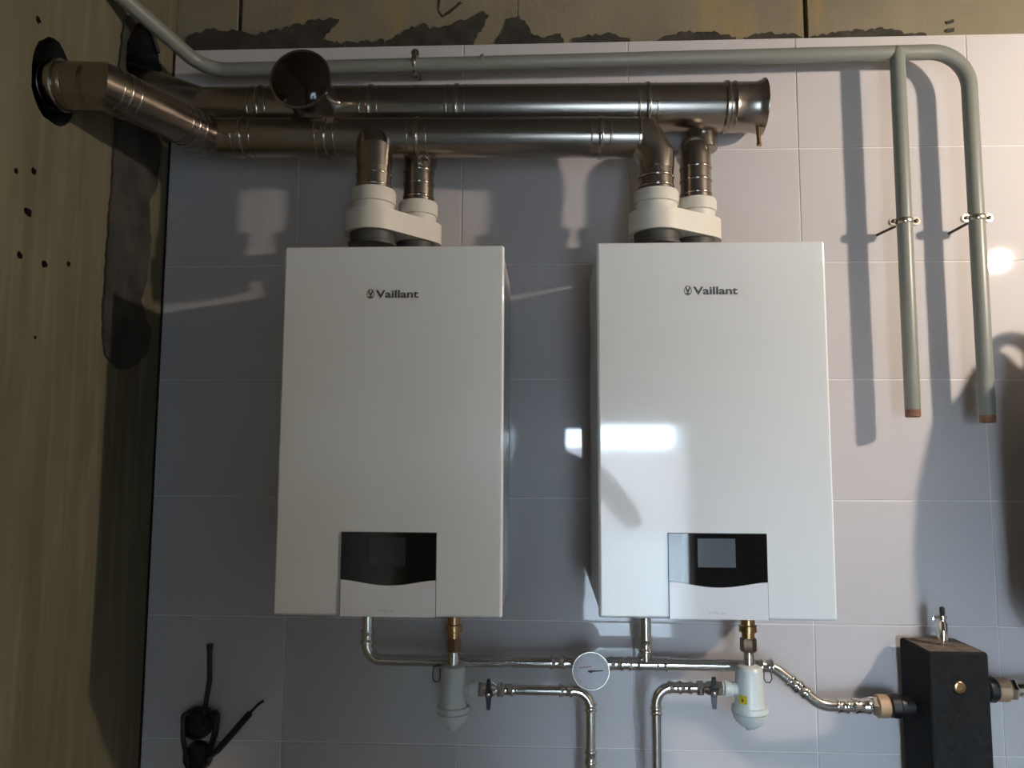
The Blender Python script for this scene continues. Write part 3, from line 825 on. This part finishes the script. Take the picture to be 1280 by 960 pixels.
def return_pipe(x, z, side, pxd, label, fits):
    xd = (P(pxd, 880, dS).x + P(pxd, 950, dS).x) / 2
    o = empty('return_pipe', (xd, -dS, z), label, 'pipe', 'stainless return pipes')
    r = 0.0108
    MB().sweep([(x, -dS, z), (xd, -dS, z), (xd, -dS, 0.35)], r, 24, bend=0.034, steps=10).build('pipe_section', M['chrome'], o)
    for px, py, ax in fits:
        if ax == 'x': fitting(o, (P(px, py, dS).x, -dS, z), (1, 0, 0), r, 0.028)
        else: fitting(o, (xd, -dS, P(px, py, dS).z), (0, 0, 1), r, 0.026 if py > 930 else 0.014)
    MB().box((xd - 0.03, -dS - 0.03, 0.0), (xd + 0.03, -dS + 0.03, 0.03), 0.004).sweep([(xd, -dS, 0.36), (xd, -dS, 0.02)], r, 20).build('floor_flange', M['rod'], o)
    return o


return_pipe(e1 - 0.004, v1z, 1, 738.5, 'stainless return pipe dropping directly below the dial gauge', [(634, 856, 'x'), (707, 856, 'x'), (738, 884, 'z'), (738, 946, 'z')])
return_pipe(e2 + 0.004, v2z, -1, 820.5, 'stainless return pipe dropping in front of the bluish tiles, right of the gauge', [(856, 858, 'x'), (843, 858, 'x'), (820, 888, 'z')])

# ================================================================== BLACK INSULATED BOX
bx0, bx1, by0, by1 = 0.7895, 0.912, -0.020, -0.153
bzt = -0.3955 + H; bzb = bzt - 0.62
hb = empty('hydraulic_separator', ((bx0 + bx1) / 2, (by0 + by1) / 2, bzb), 'tall black foam insulated box standing out at the lower right', 'hydraulic separator')
MB().box((bx0, by1, bzb), (bx1, by0, bzt), 0.006, 3).build('insulation_shell', M['foam'], hb)
MB().box((bx0 + 0.006, by1 + 0.006, bzt - 0.0005), (bx1 - 0.006, by0 - 0.006, bzt + 0.0006)).build('lit_top', M['foam_lit'], hb, label='top face with brown lamp light painted in')
pg = P(1199, 859, 0.153)
MB().lathe((pg.x, by1 + 0.003, pg.z), (0, -1, 0), [(0, 0.012), (0.006, 0.012), (0.0075, 0.010), (0.0075, 0.005), (0.006, 0.005), (0.006, 0)], 28).build('brass_plug', M['brass'], hb)
zp_ = P(1120, 882.5, dM).z
MB().lathe((P(1110, 882.5, dM).x, -dM, zp_), (1, 0, 0), [(0, 0.020), (0.004, 0.024), (0.020, 0.025), (0.024, 0.021), (0.05, 0.021)], 24).build('side_port', M['black'], hb)
zq = P(1255, 862, dM).z
MB().lathe((bx1 - 0.004, -dM, zq), (1, 0, 0), [(0, 0.022), (0.02, 0.022), (0.024, 0.026), (0.036, 0.027), (0.038, 0.023), (0.042, 0.023)], 24).build('side_port', M['black'], hb)
MB().box((bx0 + 0.03, by0 - 0.003, bzb + 0.1), (bx1 - 0.03, -0.0005, bzb + 0.14)).build('wall_bracket', M['zinc'], hb)

op = empty('outlet_pipe', (bx1 + 0.08, -dM, zq), 'brass and steel outlet stub leaving the black box to the right', 'pipe')
MB().lathe((bx1 + 0.0385, -dM, zq), (1, 0, 0), [(0, 0.022), (0.003, 0.0245), (0.022, 0.0245), (0.025, 0.021)], 24).build('union_ring', M['tan'], op)
MB().hexnut((bx1 + 0.062, -dM, zq), (1, 0, 0), 0.0225, 0.016).build('union_nut', M['chrome_fit'], op)
MB().sweep([(bx1 + 0.07, -dM, zq), (bx1 + 0.24, -dM, zq), (bx1 + 0.24, -dM, 0.5)], RM + 0.002, 24, bend=0.05).build('pipe_section', M['chrome'], op)
lowp = P(1256, 892, dM)

# automatic air vent on the box
av = P(1179, 803, 0.095); av.z = bzt + 0.0008
ao = empty('air_vent', av, 'small chrome air vent with black cap on the black box', 'air vent')
MB().lathe(av, (0, 0, 1), [(0, 0.0075), (0.006, 0.0075), (0.006, 0.0055), (0.010, 0.0055), (0.012, 0.010), (0.046, 0.010), (0.049, 0.0075), (0.054, 0.0075), (0.056, 0.0105), (0.063, 0.0105), (0.064, 0.004), (0.064, 0)], 24).build('vent_body', M['chrome_fit'], ao)
MB().lathe(av + Vector((0.001, 0, 0.063)), (0, 0, 1), [(0, 0.0042), (0.004, 0.0055), (0.015, 0.0055), (0.018, 0.003), (0.018, 0)], 14).build('vent_cap', M['black'], ao)
MB().sweep([av + Vector((-0.008, 0, 0.058)), av + Vector((-0.018, 0, 0.060)), av + Vector((-0.019, 0, 0.050))], 0.0025, 8).build('vent_spout', M['chrome_fit'], ao)

# ================================================================== CABLE ENDS AT THE LOWER LEFT
cb = P(248, 930, 0.02)
cbo = empty('cable_outlet', P(246, 955, 0.0), 'black cable outlet with stiff cable ends poking from the shaded tiles', 'cable outlet')
for py in (905, 944):
    q = P(249, py, 0.0)
    MB().lathe((q.x, -0.0005, q.z), (0, -1, 0), [(0, 0.034), (0.016, 0.032), (0.020, 0.030), (0.020, 0.026), (0.008, 0.024), (0.008, 0)], 24).build('socket_ring', M['black'], cbo)
def cable(pts, r, nm='cable'):
    return MB().sweep(pts, r, 10, bend=0.02).build(nm, M['black'], cbo)
cable([P(252, 905, 0.012), P(256, 886, 0.03), P(262, 850, 0.04), P(262, 806, 0.05)], 0.0058)
MB().lathe(P(262, 812, 0.05), (0, 0, 1), [(0, 0.007), (0.013, 0.0075), (0.013, 0)], 10).build('cable_tip', M['black'], cbo)
cable([P(258, 948, 0.012), P(272, 938, 0.05), P(292, 915, 0.06), P(312, 892, 0.07)], 0.0075)
cable([P(308, 896, 0.07), P(322, 881, 0.075), P(329, 876, 0.078)], 0.003, 'wire')
cable([P(240, 895, 0.012), P(229, 890, 0.025), P(229, 925, 0.03), P(236, 962, 0.012)], 0.0055)
cable([P(262, 895, 0.012), P(272, 888, 0.03), P(269, 915, 0.03), P(262, 940, 0.012)], 0.0075)
cable([P(236, 890, 0.014), P(246, 885, 0.03), P(262, 888, 0.014)], 0.006)

# ================================================================== BULB, SHADOW CASTER, PHOTOGRAPHER
bo = empty('hanging_bulb', LAMP, 'bare glowing bulb hanging on its cable, mirrored in the right tiles', 'lamp')
MB().ball(LAMP, LAMP_R, 24, 16).build('bulb_glass', M['bulb'], bo)
MB().lathe(LAMP + Vector((0, 0, LAMP_R * 0.8)), (0, 0, 1), [(0, 0.012), (0.02, 0.014), (0.022, 0.019), (0.055, 0.019), (0.065, 0.006), (0.065, 0)], 18).build('lamp_socket', M['black'], bo)
MB().sweep([LAMP + Vector((0, 0, 0.09)), Vector((LAMP.x, LAMP.y, CEIL))], 0.003, 8).build('lamp_cable', M['black'], bo)

VX, VY, VR = 1.150, -0.18, 0.131  # added occluder, outline fitted to the shadow it casts on the tiles
ZV = 0.335 + H; ZW = -0.38 + H
vo = empty('shadow_caster', (VX, 0.0, ZW), 'dark vessel shape at the right edge, added to cast the big shadow under the rightmost pipe', 'vessel')
MB().lathe((VX, VY, ZW), (0, 0, 1), [(0, 0), (0.004, VR * .45), (0.03, VR * .85), (0.08, VR), (0.03 + H - ZW, VR), (0.12 + H - ZW, VR * .94), (0.219 + H - ZW, VR * .77), (0.262 + H - ZW, VR * .46), (0.300 + H - ZW, VR * .30), (0.325 + H - ZW, VR * .18), (0.335 + H - ZW, 0)], 40).build('shell', M['caster'], vo)
MB().torus((VX + 0.034, VY, 0.325 + H), (0, 1, 0), 0.038, 0.013, 22).build('shadow_loop', M['caster'], vo)
for zz in (-0.22, 0.02):
    MB().box((VX - 0.03, VY + VR - 0.006, zz + H), (VX + 0.03, -0.0005, zz + 0.04 + H), 0.002).build('wall_bracket', M['zinc'], vo)


def person():
    o = empty('person', (0.0, -2.22, 0.0), 'person in dark clothes holding up a phone, mirrored in the right boiler', 'person')
    SH = 1.475
    V = [(0, -2.23, .96), (0, -2.24, 1.12), (0, -2.24, 1.30), (0, -2.235, 1.44), (0, -2.215, 1.56)]
    Rr = [(.205, .135), (.195, .13), (.205, .135), (.13, .09), (.055, .055)]
    Ed = [(0, 1), (1, 2), (2, 3), (3, 4)]
    def add(p, r, to):
        V.append(p); Rr.append(r if isinstance(r, tuple) else (r, r)); Ed.append((to, len(V) - 1)); return len(V) - 1
    hands = []
    for s in (-1, 1):
        a = add((s * .17, -2.235, SH - .03), .072, 3)
        a = add((s * .29, -2.19, 1.34), .056, a)
        a = add((s * .365, -2.13, 1.235), .050, a)
        a = add((s * .26, -2.02, 1.34), .041, a)
        a = add((s * .145, -1.915, 1.445), .030, a); hands.append(Vector(V[a]))
        h = add((s * .105, -2.23, .86), .115, 0)
        h = add((s * .105, -2.22, .50), .068, h)
        h = add((s * .110, -2.24, .26), .058, h)
        h = add((s * .112, -2.25, .09), .045, h)
    me = bpy.data.meshes.new('clothed_body'); me.from_pydata([Vector(v) - o.location for v in V], Ed, [])
    b = bpy.data.objects.new('clothed_body', me); COL.objects.link(b); b.parent = o
    sk = b.modifiers.new('skin', 'SKIN'); sk.use_smooth_shade = True
    for i, l in enumerate(me.skin_vertices[0].data): l.radius = Rr[i]; l.use_root = (i == 0)
    sb = b.modifiers.new('sub', 'SUBSURF'); sb.levels = 2; sb.render_levels = 2
    me.materials.append(M['cloth'])
    m2 = evaluated_mesh(b); b.modifiers.clear(); b.data = m2
    if not m2.materials: m2.materials.append(M['cloth'])
    # head with nose, ears and hair
    hc = Vector((0, -2.185, 1.665))
    hd = MB(); hd.ball(hc, 0.1, 28, 20, (0.76, 0.94, 1.16))
    hd.bm.verts.ensure_lookup_table()
    for v in hd.bm.verts:
        d = v.co - hc
        if d.z < -0.03 : v.co.x -= d.x * 0.22 * min(1, (-d.z - 0.03) / 0.08)
        if d.y > 0.05 and abs(d.x) < 0.02 and -0.045 < d.z < 0.015: v.co.y += 0.016
        if d.y > 0.05 and 0.012 < abs(d.x) < 0.045 and 0.0 < d.z < 0.025: v.co.y -= 0.006
    for s in (-1, 1): hd.ball(hc + Vector((s * 0.077, -0.005, -0.005)), 0.03, 10, 8, (0.3, 0.6, 1.05))
    hd.build('head', M['skin'], o)
    MB().ball(hc + Vector((0, -0.012, 0.022)), 0.104, 24, 16, (0.80, 0.95, 1.02)).build('hair', M['hair'], o)
    for s in (-1, 1): MB().ball(hc + Vector((s * 0.030, 0.083, 0.012)), 0.011, 10, 8, (1, .5, .7)).build('eye', M['glass'], o)
    MB().sweep([hc + Vector((-0.022, 0.080, -0.052)), hc + Vector((0, 0.086, -0.053)), hc + Vector((0.022, 0.080, -0.052))], 0.005, 8).build('mouth', M['red'], o)
    # hands: palm, four fingers behind and along the phone, thumb below
    for s in (-1, 1):
        w = Vector((s * .145, -1.915, 1.445)); pv = [w, Vector((s * .112, -1.878, 1.478))]; pe = [(0, 1)]; rr = [.026, .028]
        k0 = Vector((s * .098, -1.868, 1.495))
        for f in range(4):
            base = k0 + Vector((-s * .004 * f, 0.004, (f - 1.5) * .018)); L = (.030, .034, .033, .026)[f]
            i = len(pv); pv += [base, base + Vector((-s * .010, .012, .006)), base + Vector((-s * (.012 + L * .8), .0085, .004))]
            pe += [(1, i), (i, i + 1), (i + 1, i + 2)]; rr += [.0095, .0085, .007]
        i = len(pv); tb_ = Vector((s * .116, -1.874, 1.462)); pv += [tb_, Vector((s * .096, -1.862, 1.452)), Vector((s * .074, -1.860, 1.458))]
        pe += [(1, i), (i, i + 1), (i + 1, i + 2)]; rr += [.0115, .0095, .008]
        me = bpy.data.meshes.new('hand'); me.from_pydata([v - o.location for v in pv], pe, [])
        hnd = bpy.data.objects.new('hand', me); COL.objects.link(hnd); hnd.parent = o
        sk = hnd.modifiers.new('skin', 'SKIN'); sk.use_smooth_shade = True
        for i, l in enumerate(me.skin_vertices[0].data): l.radius = (rr[i], rr[i]); l.use_root = (i == 0)
        sb = hnd.modifiers.new('sub', 'SUBSURF'); sb.levels = 1; sb.render_levels = 1
        me.materials.append(M['skin']); m2 = evaluated_mesh(hnd); hnd.modifiers.clear(); hnd.data = m2
        if not m2.materials: m2.materials.append(M['skin'])
    for s in (-1, 1):
        MB().box((s * .112 - .045, -2.30, 0.0), (s * .112 + .045, -2.04, 0.085), 0.03, 4).build('shoe', M['black'], o)
    ph = empty('phone', (0, -1.8455, 1.462), 'phone held up sideways by the person, seen only as a reflection', 'phone')
    MB().box((-.078, -1.850, 1.462), (.078, -1.841, 1.540), 0.0035, 3).build('phone_body', M['black'], ph)
    MB().lathe((0.045, -1.8412, 1.525), (0, 1, 0), [(0, .005), (.0012, .005), (.0012, 0)], 14).build('phone_lens', M['glass'], ph)


person()
